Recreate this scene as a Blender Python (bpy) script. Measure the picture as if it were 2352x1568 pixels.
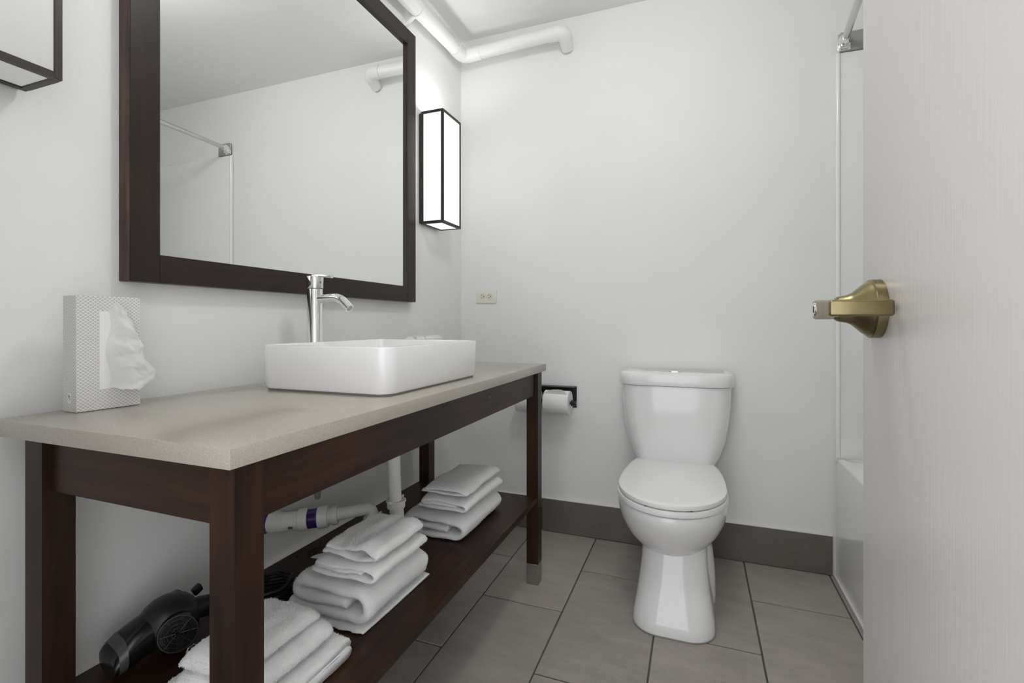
import bpy, bmesh, math, random
from mathutils import Vector, Matrix, noise

random.seed(7)
for o in list(bpy.data.objects):
    bpy.data.objects.remove(o, do_unlink=True)
SC = bpy.context.scene
COL = SC.collection

# ------------------------------------------------------------------ camera
F_PX, YAW, HORIZON = 1117.5, 20.75, 742.0
cam_d = bpy.data.cameras.new('camera')
cam = bpy.data.objects.new('camera', cam_d)
COL.objects.link(cam)
cam.location = (1.1606, -2.3046, 1.02)
cam.rotation_euler = (math.radians(90), 0, math.radians(YAW))
cam_d.sensor_width = 36.0
cam_d.lens = F_PX / 2352 * 36.0
cam_d.shift_y = -(784 - HORIZON) / 2352
cam_d.clip_start = 0.02
SC.camera = cam

# ------------------------------------------------------------------ world (fill light for an assumed bright room beyond the open doorway), lights, exposure
W = bpy.data.worlds.new('world')
SC.world = W
W.use_nodes = True
W.node_tree.nodes['Background'].inputs[0].default_value = (0.96, 0.97, 1.0, 1)
W.node_tree.nodes['Background'].inputs[1].default_value = 2.3
SC.view_settings.view_transform = 'Standard'
SC.view_settings.look = 'None'
SC.view_settings.gamma = 1.0
SC.view_settings.use_curve_mapping = False
SC.view_settings.exposure = 0.0
SCONCE_FAR, SCONCE_NEAR, ASSUMED_LAMP = 1.75, 0.52, 50.0
SCONCE_FAR_TOP, SCONCE_NEAR_TOP = 34.0, 14.0 # unseen glow panels added in the shades to brighten the ceiling

# ------------------------------------------------------------------ materials
def nodes(name):
    m = bpy.data.materials.new(name)
    m.use_nodes = True
    nt = m.node_tree
    return m, nt, nt.nodes['Principled BSDF']

def link(nt, a, b):
    nt.links.new(a, b)

def coords(nt, scale=(1, 1, 1), kind='Object'):
    tc = nt.nodes.new('ShaderNodeTexCoord')
    mp = nt.nodes.new('ShaderNodeMapping')
    mp.inputs['Scale'].default_value = scale
    link(nt, tc.outputs[kind], mp.inputs[0])
    return mp.outputs[0]

def noise_tex(nt, vec, scale, detail=4, rough=0.5):
    n = nt.nodes.new('ShaderNodeTexNoise')
    n.inputs['Scale'].default_value = scale
    n.inputs['Detail'].default_value = detail
    n.inputs['Roughness'].default_value = rough
    link(nt, vec, n.inputs['Vector'])
    return n.outputs['Fac']

def ramp(nt, fac, stops):
    r = nt.nodes.new('ShaderNodeValToRGB')
    el = r.color_ramp.elements
    while len(el) < len(stops):
        el.new(0.5)
    for e, (p, c) in zip(el, stops):
        e.position = p
        e.color = tuple(c) + (1,) if len(c) == 3 else c
    link(nt, fac, r.inputs[0])
    return r.outputs[0]

def bump(nt, bsdf, fac, strength, dist=0.001):
    b = nt.nodes.new('ShaderNodeBump')
    b.inputs['Strength'].default_value = strength
    b.inputs['Distance'].default_value = dist
    link(nt, fac, b.inputs['Height'])
    link(nt, b.outputs[0], bsdf.inputs['Normal'])

def plain(name, col, rough=0.5, metal=0.0, coat=0.0, var=0.06, vscale=6.0, bmp=0.0, bscale=200, spec=0.5):
    m, nt, b = nodes(name)
    v = coords(nt)
    f = noise_tex(nt, v, vscale)
    lo = [c * (1 - var) for c in col]
    hi = [min(1, c * (1 + var)) for c in col]
    link(nt, ramp(nt, f, [(0.3, lo), (0.7, hi)]), b.inputs['Base Color'])
    b.inputs['Roughness'].default_value = rough
    b.inputs['Metallic'].default_value = metal
    b.inputs['Specular IOR Level'].default_value = spec
    if coat:
        b.inputs['Coat Weight'].default_value = coat
        b.inputs['Coat Roughness'].default_value = 0.05
    if bmp:
        bump(nt, b, noise_tex(nt, v, bscale, 3), bmp)
    return m

M = {}
M['wall'] = plain('painted_wall', (0.855, 0.86, 0.845), 0.55, var=0.012, vscale=3, bmp=0.22, bscale=110)
M['ceiling'] = plain('painted_ceiling', (0.88, 0.88, 0.87), 0.7, var=0.01, bmp=0.1, bscale=90)
M['porcelain'] = plain('white_porcelain', (0.90, 0.905, 0.90), 0.12, coat=0.5, var=0.006)
M['sink_ceramic'] = plain('white_sink_ceramic', (0.92, 0.922, 0.92), 0.1, coat=0.5, var=0.006)
M['seat_plastic'] = plain('white_seat_plastic', (0.92, 0.92, 0.91), 0.22, var=0.006)
M['acrylic'] = plain('white_acrylic', (0.88, 0.885, 0.875), 0.18, coat=0.3, var=0.008)
M['chrome'] = plain('polished_chrome', (0.82, 0.82, 0.82), 0.06, 1.0, var=0.01)
M['brushed'] = plain('brushed_nickel', (0.42, 0.40, 0.37), 0.38, 1.0, var=0.08, vscale=60)
M['dark_steel'] = plain('dull_grey_steel', (0.36, 0.36, 0.35), 0.4, 0.6, var=0.05)
M['rod'] = plain('satin_steel_rod', (0.62, 0.62, 0.61), 0.22, 1.0, var=0.03)
M['grey_plate'] = plain('grey_plate', (0.34, 0.345, 0.34), 0.6, var=0.04)
M['black_metal'] = plain('black_metal', (0.012, 0.011, 0.011), 0.38, 0.2)
M['bronze'] = plain('dark_bronze', (0.045, 0.036, 0.033), 0.42, 0.3, var=0.1)
M['pvc'] = plain('white_pvc', (0.80, 0.80, 0.78), 0.35, var=0.02, vscale=20)
M['pipe_paint'] = plain('painted_pipe', (0.86, 0.86, 0.85), 0.4, var=0.01, bmp=0.1, bscale=60)
M['purple'] = plain('purple_primer', (0.055, 0.02, 0.14), 0.2, var=0.35, vscale=30)
M['grime'] = plain('dark_print', (0.06, 0.055, 0.05), 0.6, var=0.3, vscale=80)
M['black_plastic'] = plain('black_plastic', (0.009, 0.009, 0.009), 0.22, var=0.1)
M['black_satin'] = plain('black_satin_plastic', (0.012, 0.012, 0.0115), 0.4, var=0.1)
M['nozzle_sheen'] = plain('painted_nozzle_sheen', (0.075, 0.075, 0.072), 0.3)  # tone of the reflection painted on the dryer nozzle
M['black_cord'] = plain('black_cord', (0.006, 0.006, 0.006), 0.5)
M['ivory'] = plain('ivory_plastic', (0.82, 0.80, 0.72), 0.32, var=0.01)
M['ivory_dark'] = plain('ivory_receptacle', (0.74, 0.71, 0.58), 0.35, var=0.01)
M['slot'] = plain('dark_slot', (0.02, 0.02, 0.02), 0.6)
M['slot_brass'] = plain('worn_brass_slot', (0.08, 0.065, 0.02), 0.5)
M['paper'] = plain('white_paper', (0.86, 0.86, 0.85), 0.9, var=0.015, vscale=30, bmp=0.15, bscale=400)
def m_tissue():
    m, nt, b = nodes('tissue_paper')
    f = noise_tex(nt, coords(nt), 60)
    link(nt, ramp(nt, f, [(0.3, (0.90, 0.90, 0.90)), (0.7, (0.94, 0.94, 0.935))]), b.inputs['Base Color'])
    b.inputs['Roughness'].default_value = 0.95
    tr = nt.nodes.new('ShaderNodeBsdfTranslucent')
    tr.inputs[0].default_value = (0.93, 0.93, 0.92, 1)
    mx = nt.nodes.new('ShaderNodeMixShader')
    mx.inputs[0].default_value = 0.45
    link(nt, b.outputs[0], mx.inputs[1])
    link(nt, tr.outputs[0], mx.inputs[2])
    link(nt, mx.outputs[0], nt.nodes['Material Output'].inputs[0])
    return m
M['tissue'] = m_tissue()
M['cardboard'] = plain('brown_cardboard', (0.42, 0.34, 0.25), 0.9, var=0.06)
M['packet'] = plain('white_wrapper', (0.85, 0.86, 0.87), 0.35, var=0.02, vscale=40)
M['caulk'] = plain('white_caulk', (0.82, 0.81, 0.78), 0.6, var=0.03, vscale=40)
M['grout'] = plain('dark_grout', (0.10, 0.088, 0.078), 0.9, var=0.2, vscale=40)
M['mirror_back'] = plain('mirror_edge', (0.02, 0.02, 0.02), 0.3)
M['base_caulk'] = M['caulk']

def m_mirror():
    m, nt, b = nodes('mirror_glass')
    f = noise_tex(nt, coords(nt), 2.0)
    link(nt, ramp(nt, f, [(0, (0.93, 0.94, 0.93)), (1, (0.945, 0.955, 0.945))]), b.inputs['Base Color'])
    b.inputs['Metallic'].default_value = 1
    b.inputs['Roughness'].default_value = 0.0
    return m
M['mirror'] = m_mirror()

def m_wood(name, axis, dark=(0.013, 0.0060, 0.0042), light=(0.044, 0.0175, 0.0085), rough=0.40, chips=True, blotch=0.9):
    m, nt, b = nodes(name)
    sc = [22, 22, 22]
    sc[axis] = 1.6
    v = coords(nt, tuple(sc))
    f = noise_tex(nt, v, 3.0, 6, 0.6)
    c = ramp(nt, f, [(0.32, dark), (0.52, [(d + l) / 2 for d, l in zip(dark, light)]), (0.72, light)])
    big = noise_tex(nt, coords(nt), 3.5, 2)
    mx = nt.nodes.new('ShaderNodeMixRGB')
    mx.blend_type = 'MULTIPLY'
    mx.inputs[0].default_value = blotch
    link(nt, c, mx.inputs[1])
    link(nt, ramp(nt, big, [(0.35, (0.62, 0.62, 0.66)), (0.65, (1.45, 1.25, 1.0))]), mx.inputs[2])
    out = mx.outputs[0]
    if chips:
        vo = nt.nodes.new('ShaderNodeTexVoronoi')
        vo.inputs['Scale'].default_value = 13
        link(nt, coords(nt), vo.inputs['Vector'])
        cm = ramp(nt, vo.outputs['Distance'], [(0.022, (1, 1, 1)), (0.030, (0, 0, 0))])
        sel = ramp(nt, noise_tex(nt, coords(nt), 9.0, 1), [(0.53, (0, 0, 0)), (0.55, (1, 1, 1))])
        mul = nt.nodes.new('ShaderNodeMath')
        mul.operation = 'MULTIPLY'
        link(nt, cm, mul.inputs[0])
        link(nt, sel, mul.inputs[1])
        m2 = nt.nodes.new('ShaderNodeMixRGB')
        link(nt, mul.outputs[0], m2.inputs[0])
        link(nt, out, m2.inputs[1])
        m2.inputs[2].default_value = (0.55, 0.5, 0.45, 1)
        out = m2.outputs[0]
    link(nt, out, b.inputs['Base Color'])
    b.inputs['Roughness'].default_value = rough
    b.inputs['Specular IOR Level'].default_value = 0.3
    bump(nt, b, f, 0.08)
    return m
M['wood_x'] = m_wood('espresso_wood_x', 0)
M['wood_y'] = m_wood('espresso_wood_y', 1)
M['wood_z'] = m_wood('espresso_wood_z', 2)
M['frame_y'] = m_wood('mirror_frame_wood_y', 1, (0.022, 0.014, 0.012), (0.032, 0.022, 0.019), 0.36, chips=False, blotch=0.25)
M['frame_z'] = m_wood('mirror_frame_wood_z', 2, (0.022, 0.014, 0.012), (0.032, 0.022, 0.019), 0.36, chips=False, blotch=0.25)
M['frame_worn_lit'] = m_wood('worn_lit_frame_side', 2, (0.028, 0.012, 0.009), (0.13, 0.075, 0.06), 0.4)  # scuffed frame side, with sconce light put into its lighter reddish tone

def m_quartz():
    m, nt, b = nodes('taupe_quartz')
    v = coords(nt)
    f = noise_tex(nt, v, 750, 3, 0.7)
    g = noise_tex(nt, v, 60, 3)
    c = ramp(nt, f, [(0.30, (0.32, 0.282, 0.236)), (0.5, (0.41, 0.368, 0.314)), (0.72, (0.48, 0.435, 0.377))])
    mx = nt.nodes.new('ShaderNodeMixRGB')
    mx.blend_type = 'MULTIPLY'
    mx.inputs[0].default_value = 1
    link(nt, c, mx.inputs[1])
    link(nt, ramp(nt, g, [(0.3, (0.985, 0.985, 0.985)), (0.7, (1.015, 1.015, 1.015))]), mx.inputs[2])
    link(nt, mx.outputs[0], b.inputs['Base Color'])
    b.inputs['Roughness'].default_value = 0.2
    b.inputs['Specular IOR Level'].default_value = 0.9
    return m
M['quartz'] = m_quartz()

def m_tile(name, base, amp=0.11):
    m, nt, b = nodes(name)
    oi = nt.nodes.new('ShaderNodeObjectInfo')
    tc = nt.nodes.new('ShaderNodeTexCoord')
    add = nt.nodes.new('ShaderNodeVectorMath')
    add.operation = 'MULTIPLY_ADD'
    link(nt, oi.outputs['Random'], add.inputs[0])
    add.inputs[1].default_value = (17, 31, 7)
    link(nt, tc.outputs['Object'], add.inputs[2])
    mp = nt.nodes.new('ShaderNodeMapping')
    mp.inputs['Rotation'].default_value = (0, 0, 0.6)
    mp.inputs['Scale'].default_value = (1, 2.6, 1)
    link(nt, add.outputs[0], mp.inputs[0])
    f = noise_tex(nt, mp.outputs[0], 7, 8, 0.62)
    g = noise_tex(nt, mp.outputs[0], 130, 2)
    lo = [c * (1 - amp) for c in base]
    hi = [c * (1 + amp) for c in base]
    c = ramp(nt, f, [(0.3, lo), (0.7, hi)])
    mx = nt.nodes.new('ShaderNodeMixRGB')
    mx.blend_type = 'MULTIPLY'
    mx.inputs[0].default_value = 1
    link(nt, c, mx.inputs[1])
    link(nt, ramp(nt, oi.outputs['Random'], [(0, (0.92, 0.92, 0.93)), (1, (1.06, 1.05, 1.04))]), mx.inputs[2])
    m3 = nt.nodes.new('ShaderNodeMixRGB')
    m3.blend_type = 'MULTIPLY'
    m3.inputs[0].default_value = 1
    link(nt, mx.outputs[0], m3.inputs[1])
    link(nt, ramp(nt, g, [(0.3, (0.93, 0.93, 0.93)), (0.7, (1.06, 1.06, 1.06))]), m3.inputs[2])
    link(nt, m3.outputs[0], b.inputs['Base Color'])
    b.inputs['Roughness'].default_value = 0.42
    bump(nt, b, f, 0.12, 0.002)
    return m
M['tile'] = m_tile('greige_floor_tile', (0.37, 0.335, 0.30))
M['base_tile'] = m_tile('greige_base_tile', (0.14, 0.124, 0.108))

def m_door():
    m, nt, b = nodes('painted_wood_door')
    v = coords(nt, (40, 40, 1.2))
    f = noise_tex(nt, v, 5.0, 6, 0.65)
    link(nt, ramp(nt, noise_tex(nt, coords(nt), 2), [(0.3, (0.70, 0.675, 0.66)), (0.7, (0.715, 0.695, 0.68))]), b.inputs['Base Color'])
    b.inputs['Roughness'].default_value = 0.3
    bump(nt, b, f, 0.28, 0.0012)
    return m
M['door'] = m_door()

def m_brass():
    m, nt, b = nodes('antique_brass')
    v = coords(nt, (1, 1, 1))
    f = noise_tex(nt, v, 30, 4)
    g = noise_tex(nt, coords(nt, (300, 20, 300)), 2, 3)
    link(nt, ramp(nt, f, [(0.3, (0.21, 0.17, 0.085)), (0.7, (0.30, 0.25, 0.135))]), b.inputs['Base Color'])
    b.inputs['Metallic'].default_value = 1
    b.inputs['Roughness'].default_value = 0.28
    bump(nt, b, g, 0.06, 0.0004)
    return m
M['brass'] = m_brass()

def m_terry():
    m, nt, b = nodes('white_terry')
    v = coords(nt)
    f = noise_tex(nt, v, 420, 3, 0.7)
    g = noise_tex(nt, v, 30, 3)
    link(nt, ramp(nt, g, [(0.3, (0.87, 0.868, 0.86)), (0.7, (0.92, 0.92, 0.91))]), b.inputs['Base Color'])
    b.inputs['Roughness'].default_value = 1.0
    b.inputs['Sheen Weight'].default_value = 0.3
    b.inputs['Specular IOR Level'].default_value = 0.1
    bump(nt, b, f, 0.9, 0.002)
    return m
M['terry'] = m_terry()

def m_box():
    m, nt, b = nodes('printed_tissue_box')
    tc = nt.nodes.new('ShaderNodeTexCoord')
    sep = nt.nodes.new('ShaderNodeSeparateXYZ')
    link(nt, tc.outputs['Object'], sep.inputs[0])
    def math_(op, a, bb=None, c=None):
        n = nt.nodes.new('ShaderNodeMath'); n.operation = op
        for i, v in enumerate((a, bb, c)):
            if v is None:
                continue
            if isinstance(v, (int, float)):
                n.inputs[i].default_value = v
            else:
                link(nt, v, n.inputs[i])
        return n.outputs[0]
    w = math_('ADD', sep.outputs[0], sep.outputs[1])
    def lobe(dx, dz):
        a = math_('MODULO', math_('ADD', w, 1.0 + dx), 0.0076)
        c = math_('MODULO', math_('ADD', sep.outputs[2], 1.0 + dz), 0.0062)
        a = math_('DIVIDE', math_('SUBTRACT', a, 0.0038), 0.0034)
        c = math_('DIVIDE', math_('SUBTRACT', c, 0.0031), 0.0019)
        return math_('ADD', math_('MULTIPLY', a, a), math_('MULTIPLY', c, c))
    d = math_('MINIMUM', lobe(0, 0), lobe(0.0038, 0.0031))
    link(nt, ramp(nt, d, [(0.45, (0.76, 0.76, 0.75)), (0.85, (0.50, 0.49, 0.485))]), b.inputs['Base Color'])
    b.inputs['Roughness'].default_value = 0.55
    return m
M['box'] = m_box()

def m_glow(name, strength, zspan=None):
    m, nt, b = nodes(name)
    v = coords(nt, (120, 120, 900))
    f = noise_tex(nt, v, 1.0, 4, 0.6)
    c = ramp(nt, f, [(0.3, (0.90, 0.90, 0.87)), (0.7, (1, 1, 0.985))])
    b.inputs['Base Color'].default_value = (0.25, 0.25, 0.24, 1)
    b.inputs['Roughness'].default_value = 0.5
    link(nt, c, b.inputs['Emission Color'])
    b.inputs['Emission Strength'].default_value = strength
    if zspan:       # the bulb sits in the middle of the shade: its glow falls off towards both ends
        tc = nt.nodes.new('ShaderNodeTexCoord')
        sp = nt.nodes.new('ShaderNodeSeparateXYZ')
        link(nt, tc.outputs['Object'], sp.inputs[0])
        mr = nt.nodes.new('ShaderNodeMapRange')
        mr.inputs[1].default_value, mr.inputs[2].default_value = zspan
        link(nt, sp.outputs[2], mr.inputs[0])
        r = nt.nodes.new('ShaderNodeValToRGB')
        el = r.color_ramp.elements
        el[0].position, el[0].color = 0.0, (0.62, 0.62, 0.62, 1)
        el[1].position, el[1].color = 1.0, (0.72, 0.72, 0.72, 1)
        for p, k in ((0.35, 0.92), (0.55, 1.0), (0.75, 0.95)):
            e = el.new(p); e.color = (k, k, k, 1)
        link(nt, mr.outputs[0], r.inputs[0])
        mu = nt.nodes.new('ShaderNodeMath'); mu.operation = 'MULTIPLY'
        link(nt, r.outputs[0], mu.inputs[0]); mu.inputs[1].default_value = strength
        link(nt, mu.outputs[0], b.inputs['Emission Strength'])
    return m

# ------------------------------------------------------------------ mesh helpers
def new_bm():
    return bmesh.new()

def obj(name, bm, mat, parent=None, smooth=True, angle=40):
    me = bpy.data.meshes.new(name)
    bmesh.ops.recalc_face_normals(bm, faces=bm.faces)
    bm.to_mesh(me)
    bm.free()
    me.materials.append(M[mat] if isinstance(mat, str) else mat)
    if smooth:
        me.polygons.foreach_set('use_smooth', [True] * len(me.polygons))
        try:
            me.set_sharp_from_angle(angle=math.radians(angle))
        except Exception:
            pass
    o = bpy.data.objects.new(name, me)
    COL.objects.link(o)
    if parent is not None:
        o.parent = parent
        o.matrix_parent_inverse = Matrix.Translation(parent.location).inverted() if parent.type == 'EMPTY' and parent.rotation_euler.z == 0 else parent.matrix_basis.inverted()
    return o

def box(bm, lo, hi, r=0.0, seg=2, rot=None, piv=None):
    c = [(a + b) / 2 for a, b in zip(lo, hi)]
    s = [abs(b - a) for a, b in zip(lo, hi)]
    g = bmesh.ops.create_cube(bm, size=1.0)
    vs = g['verts']
    bmesh.ops.scale(bm, vec=s, verts=vs)
    bmesh.ops.translate(bm, vec=c, verts=vs)
    if r > 0:
        es = list({e for v in vs for e in v.link_edges})
        rr = bmesh.ops.bevel(bm, geom=es, offset=min(r, min(s) * 0.49), segments=seg, affect='EDGES', profile=0.5)
        vs = list({v for f in rr['faces'] for v in f.verts} | {v for v in vs if v.is_valid})
    if rot is not None:
        bmesh.ops.rotate(bm, cent=piv or c, matrix=rot, verts=vs)
    return vs

def frame_for(d):
    d = d.normalized()
    up = Vector((0, 0, 1)) if abs(d.z) < 0.95 else Vector((1, 0, 0))
    a = d.cross(up).normalized()
    b = a.cross(d).normalized()
    return a, b

def loft(bm, rings, cap0=True, cap1=True, closed=True):
    vr = [[bm.verts.new(p) for p in r] for r in rings]
    n = len(vr[0])
    for i in range(len(vr) - 1):
        for j in range(n if closed else n - 1):
            k = (j + 1) % n
            bm.faces.new((vr[i][j], vr[i][k], vr[i + 1][k], vr[i + 1][j]))
    if cap0:
        bm.faces.new(vr[0][::-1])
    if cap1:
        bm.faces.new(vr[-1])
    return vr

def tube(bm, pts, r, n=16, cap=True):
    pts = [Vector(p) for p in pts]
    rs = r if isinstance(r, (list, tuple)) else [r] * len(pts)
    rings = []
    a = None
    for i, p in enumerate(pts):
        if i == 0:
            d = pts[1] - p
        elif i == len(pts) - 1:
            d = p - pts[i - 1]
        else:
            d = (pts[i + 1] - p).normalized() + (p - pts[i - 1]).normalized()
        d = d.normalized()
        if a is None:
            a, b = frame_for(d)
        else:
            a = (a - d * a.dot(d)).normalized()
            b = d.cross(a)
            b = -b if False else b
        b = d.cross(a).normalized()
        rings.append([p + (a * math.cos(t) + b * math.sin(t)) * rs[i] for t in [2 * math.pi * k / n for k in range(n)]])
    return loft(bm, rings, cap, cap)

def cyl(bm, p0, p1, r0, r1=None, n=24, bev=0.0):
    p0, p1 = Vector(p0), Vector(p1)
    r1 = r0 if r1 is None else r1
    if bev:
        d = (p1 - p0).normalized()
        tube(bm, [p0, p0 + d * 1e-6 + d * bev * 0.0, p0 + d * bev, p1 - d * bev, p1], [r0 - bev, r0 - bev * 0.9, r0, r1, r1 - bev], n)
    else:
        tube(bm, [p0, p1], [r0, r1], n)

def lathe(bm, base, axis, prof, n=32):
    """prof: list of (distance along axis, radius)."""
    base, ax = Vector(base), Vector(axis).normalized()
    a, b = frame_for(ax)
    rings = []
    for h, r in prof:
        rings.append([base + ax * h + (a * math.cos(t) + b * math.sin(t)) * max(r, 1e-4) for t in [2 * math.pi * k / n for k in range(n)]])
    loft(bm, rings)

def arc_pts(pts, rad, seg=8):
    """polyline with its inner corners rounded"""
    P = [Vector(p) for p in pts]
    out = [P[0]]
    for i in range(1, len(P) - 1):
        a = (P[i - 1] - P[i]); b = (P[i + 1] - P[i])
        la, lb = a.length, b.length
        a, b = a / la, b / lb
        ang = a.angle(b)
        t = min(rad / math.tan(ang / 2), la * 0.48, lb * 0.48)
        s, e = P[i] + a * t, P[i] + b * t
        for k in range(seg + 1):
            u = k / seg
            out.append((1 - u) ** 2 * s + 2 * u * (1 - u) * P[i] + u * u * e)
    out.append(P[-1])
    return out

def rrect(cx, cy, hx, hy, r, n=6):
    """rounded rectangle outline, list of (x, y)"""
    out = []
    for (sx, sy, a0) in ((1, 1, 0), (-1, 1, 90), (-1, -1, 180), (1, -1, 270)):
        for k in range(n + 1):
            a = math.radians(a0 + 90 * k / n)
            out.append((cx + sx * (hx - r) + r * math.cos(a), cy + sy * (hy - r) + r * math.sin(a)))
    return out

def tag(o, label, cat, group=None, kind=None):
    if kind:
        o['kind'] = kind
    if label:
        o['label'] = label
    if cat:
        o['category'] = cat
    if group:
        o['group'] = group
    return o

def thing(name, loc, label, cat, group=None, rz=0.0):
    e = bpy.data.objects.new(name, None)
    COL.objects.link(e)
    e.location = loc
    e.rotation_euler = (0, 0, rz)
    e.empty_display_size = 0.05
    return tag(e, label, cat, group)

def bxo(name, lo, hi, mat, parent=None, r=0.0, seg=2):
    bm = new_bm()
    box(bm, lo, hi, r, seg)
    return obj(name, bm, mat, parent)

def struct(name, lo, hi, mat, label, cat, parts=None, r=0):
    o = bxo(name, lo, hi, mat, None, r)
    return tag(o, label, cat, kind='structure')

# ------------------------------------------------------------------ room shell
CZ = 2.5            # ceiling
YF = -2.25          # inner face of the doorway wall
XT = 1.685          # bathtub apron / wall beside the tub
XR = 2.45           # wall behind the tub
YT = -1.56          # end of the tub alcove
OX0, OX1 = 0.58, 1.435   # door opening
struct('wall_left', (-0.12, YF - 0.12, -0.05), (0.0, 0.0, CZ + 0.05), 'wall', 'pale grey painted wall behind the vanity and mirror', 'wall')
struct('wall_back', (-0.12, 0.0, -0.05), (XR + 0.12, 0.12, CZ + 0.05), 'wall', 'pale grey painted wall behind the toilet', 'wall')
struct('wall_right', (XR, YT - 0.1, -0.05), (XR + 0.12, 0.0, CZ + 0.05), 'wall', 'pale painted wall behind the bathtub', 'wall')
struct('wall_alcove', (XT, YF, -0.05), (XR, YT, CZ + 0.05), 'wall', 'painted wall at the end of the tub behind the door', 'wall')
bm = new_bm()
box(bm, (0.0, YF - 0.12, -0.05), (OX0, YF, CZ))
box(bm, (OX1, YF - 0.12, -0.05), (XT + 0.02, YF, CZ))
box(bm, (OX0, YF - 0.12, 2.06), (OX1, YF, CZ))
tag(obj('wall_front', bm, 'wall'), 'painted wall around the bathroom doorway', 'wall', kind='structure')
struct('ceiling', (-0.12, YF - 0.12, CZ), (XR + 0.12, 0.12, CZ + 0.1), 'ceiling', 'plain white painted ceiling', 'ceiling')

# floor slab (grout) with real tiles on it
floor = struct('floor', (-0.05, YF - 0.6, -0.08), (XR, 0.0, -0.0025), 'grout', 'greige rectangular floor tiles with dark grout in a staggered pattern', 'floor')
cols = [-0.22, 0.095, 0.409, 0.7165, 1.030, 1.350, 1.664, 1.985]
J = 0.0026
tile_cache = {}
for ci in range(len(cols) - 1):
    x0, x1 = cols[ci] + J, cols[ci + 1] - J
    x0, x1 = max(x0, 0.002), min(x1, XT + 0.03)
    if x1 - x0 < 0.01:
        continue
    off = -0.317 if ci % 2 == 1 else -0.002
    if ci == 3:
        off = -0.325
    ys = [0.0] + [off - 0.6305 * k for k in range(0, 6)]
    ys = sorted(set(y for y in ys if y > YF - 0.5), reverse=True)
    ys.append(YF - 0.55)
    for a, b in zip(ys[:-1], ys[1:]):
        y1, y0 = a - J, b + J
        if y1 - y0 < 0.02:
            continue
        key = (round(x1 - x0, 4), round(y1 - y0, 4))
        if key not in tile_cache:
            bm = new_bm()
            box(bm, (-(x1 - x0) / 2, -(y1 - y0) / 2, -0.012), ((x1 - x0) / 2, (y1 - y0) / 2, 0.0), 0.0012, 1)
            t = obj('tile', bm, 'tile')
            tile_cache[key] = t.data
        else:
            t = bpy.data.objects.new('tile', tile_cache[key])
            COL.objects.link(t)
        t.parent = floor
        t.location = ((x0 + x1) / 2, (y0 + y1) / 2, 0.0)

# tile baseboards
HB = 0.159
def baseboard(name, segs, label, along):
    root = None
    for (a, b) in segs:
        lo, hi = ((a + 0.0012, -0.011, 0.003), (b - 0.0012, -0.0005, HB)) if along == 'x' else ((0.0005, a + 0.0012, 0.003), (0.011, b - 0.0012, HB))
        if root is None:
            s0, s1 = segs[0][0], segs[-1][1]
            if along == 'x':
                bm = new_bm(); box(bm, (s0, -0.0095, HB - 0.002), (s1, -0.0005, HB + 0.004), 0.0015, 2)
            else:
                bm = new_bm(); box(bm, (0.0005, s0, HB - 0.002), (0.0095, s1, HB + 0.004), 0.0015, 2)
            root = obj(name, bm, 'caulk')
            tag(root, label, 'baseboard', kind='structure')
        bm = new_bm()
        box(bm, lo, hi, 0.001, 1)
        obj('base_tile', bm, 'base_tile', root)
    return root
baseboard('baseboard_back', [(0.012, 0.45), (0.45, 1.08), (1.08, 1.676)], 'taupe tile baseboard with white caulk line behind the toilet', 'x')
baseboard('baseboard_left', [(-2.25, -1.60), (-1.60, -0.97), (-0.97, -0.34), (-0.34, -0.002)], 'taupe tile baseboard below the vanity shelf', 'y')

# ------------------------------------------------------------------ bathtub, surround, shower rod
tub = thing('bathtub', (2.06, -0.78, 0), 'white bathtub with tall smooth apron beside the toilet', 'bathtub')
bm = new_bm()
ZT = 0.478
def ring_xy(z, x0, x1, y0, y1, r):
    return [Vector((x, y, z)) for x, y in rrect((x0 + x1) / 2, (y0 + y1) / 2, (x1 - x0) / 2, (y1 - y0) / 2, r, 6)]
loft(bm, [ring_xy(0.0, XT, XR - 0.003, YT + 0.003, -0.0145, 0.004),
          ring_xy(0.15, XT, XR - 0.003, YT + 0.003, -0.0145, 0.004),
          ring_xy(0.33, XT + 0.002, XR - 0.003, YT + 0.003, -0.0145, 0.005),
          ring_xy(ZT - 0.022, XT + 0.003, XR - 0.003, YT + 0.003, -0.0145, 0.006),
          ring_xy(ZT - 0.007, XT + 0.006, XR - 0.005, YT + 0.005, -0.0165, 0.006),
          ring_xy(ZT, XT + 0.018, XR - 0.012, YT + 0.012, -0.022, 0.008),
          ring_xy(ZT, XT + 0.070, XR - 0.06, YT + 0.09, -0.09, 0.10),
          ring_xy(ZT - 0.02, XT + 0.085, XR - 0.075, YT + 0.105, -0.105, 0.11),
          ring_xy(0.14, XT + 0.12, XR - 0.11, YT + 0.19, -0.20, 0.13),
          ring_xy(0.10, XT + 0.17, XR - 0.16, YT + 0.25, -0.26, 0.12)], True, True)
obj('tub_body', bm, 'acrylic', tub)
bm = new_bm()
tube(bm, [(XT - 0.001, -0.012, 0.003), (XT - 0.001, YT, 0.003)], 0.005, 8)
obj('floor_caulk', bm, 'caulk', tub)

sur = thing('tub_surround', (2.06, -0.01, ZT), 'glossy white wall panel with rounded edge above the bathtub', 'wall panel')
ZS = 2.105
bm = new_bm()
box(bm, (1.684, -0.013, ZT - 0.02), (XR - 0.002, -0.0005, ZS), 0.006, 3)
obj('end_panel', bm, 'acrylic', sur)
bm = new_bm()
tube(bm, [(1.693, -0.012, ZT + 0.004), (1.693, -0.012, ZS - 0.006)], 0.0095, 16)
obj('edge_bead', bm, 'acrylic', sur)
bm = new_bm()
box(bm, (XR - 0.013, YT + 0.002, ZT + 0.001), (XR - 0.0005, -0.014, ZS), 0.004, 2)
obj('long_panel', bm, 'acrylic', sur)

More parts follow.
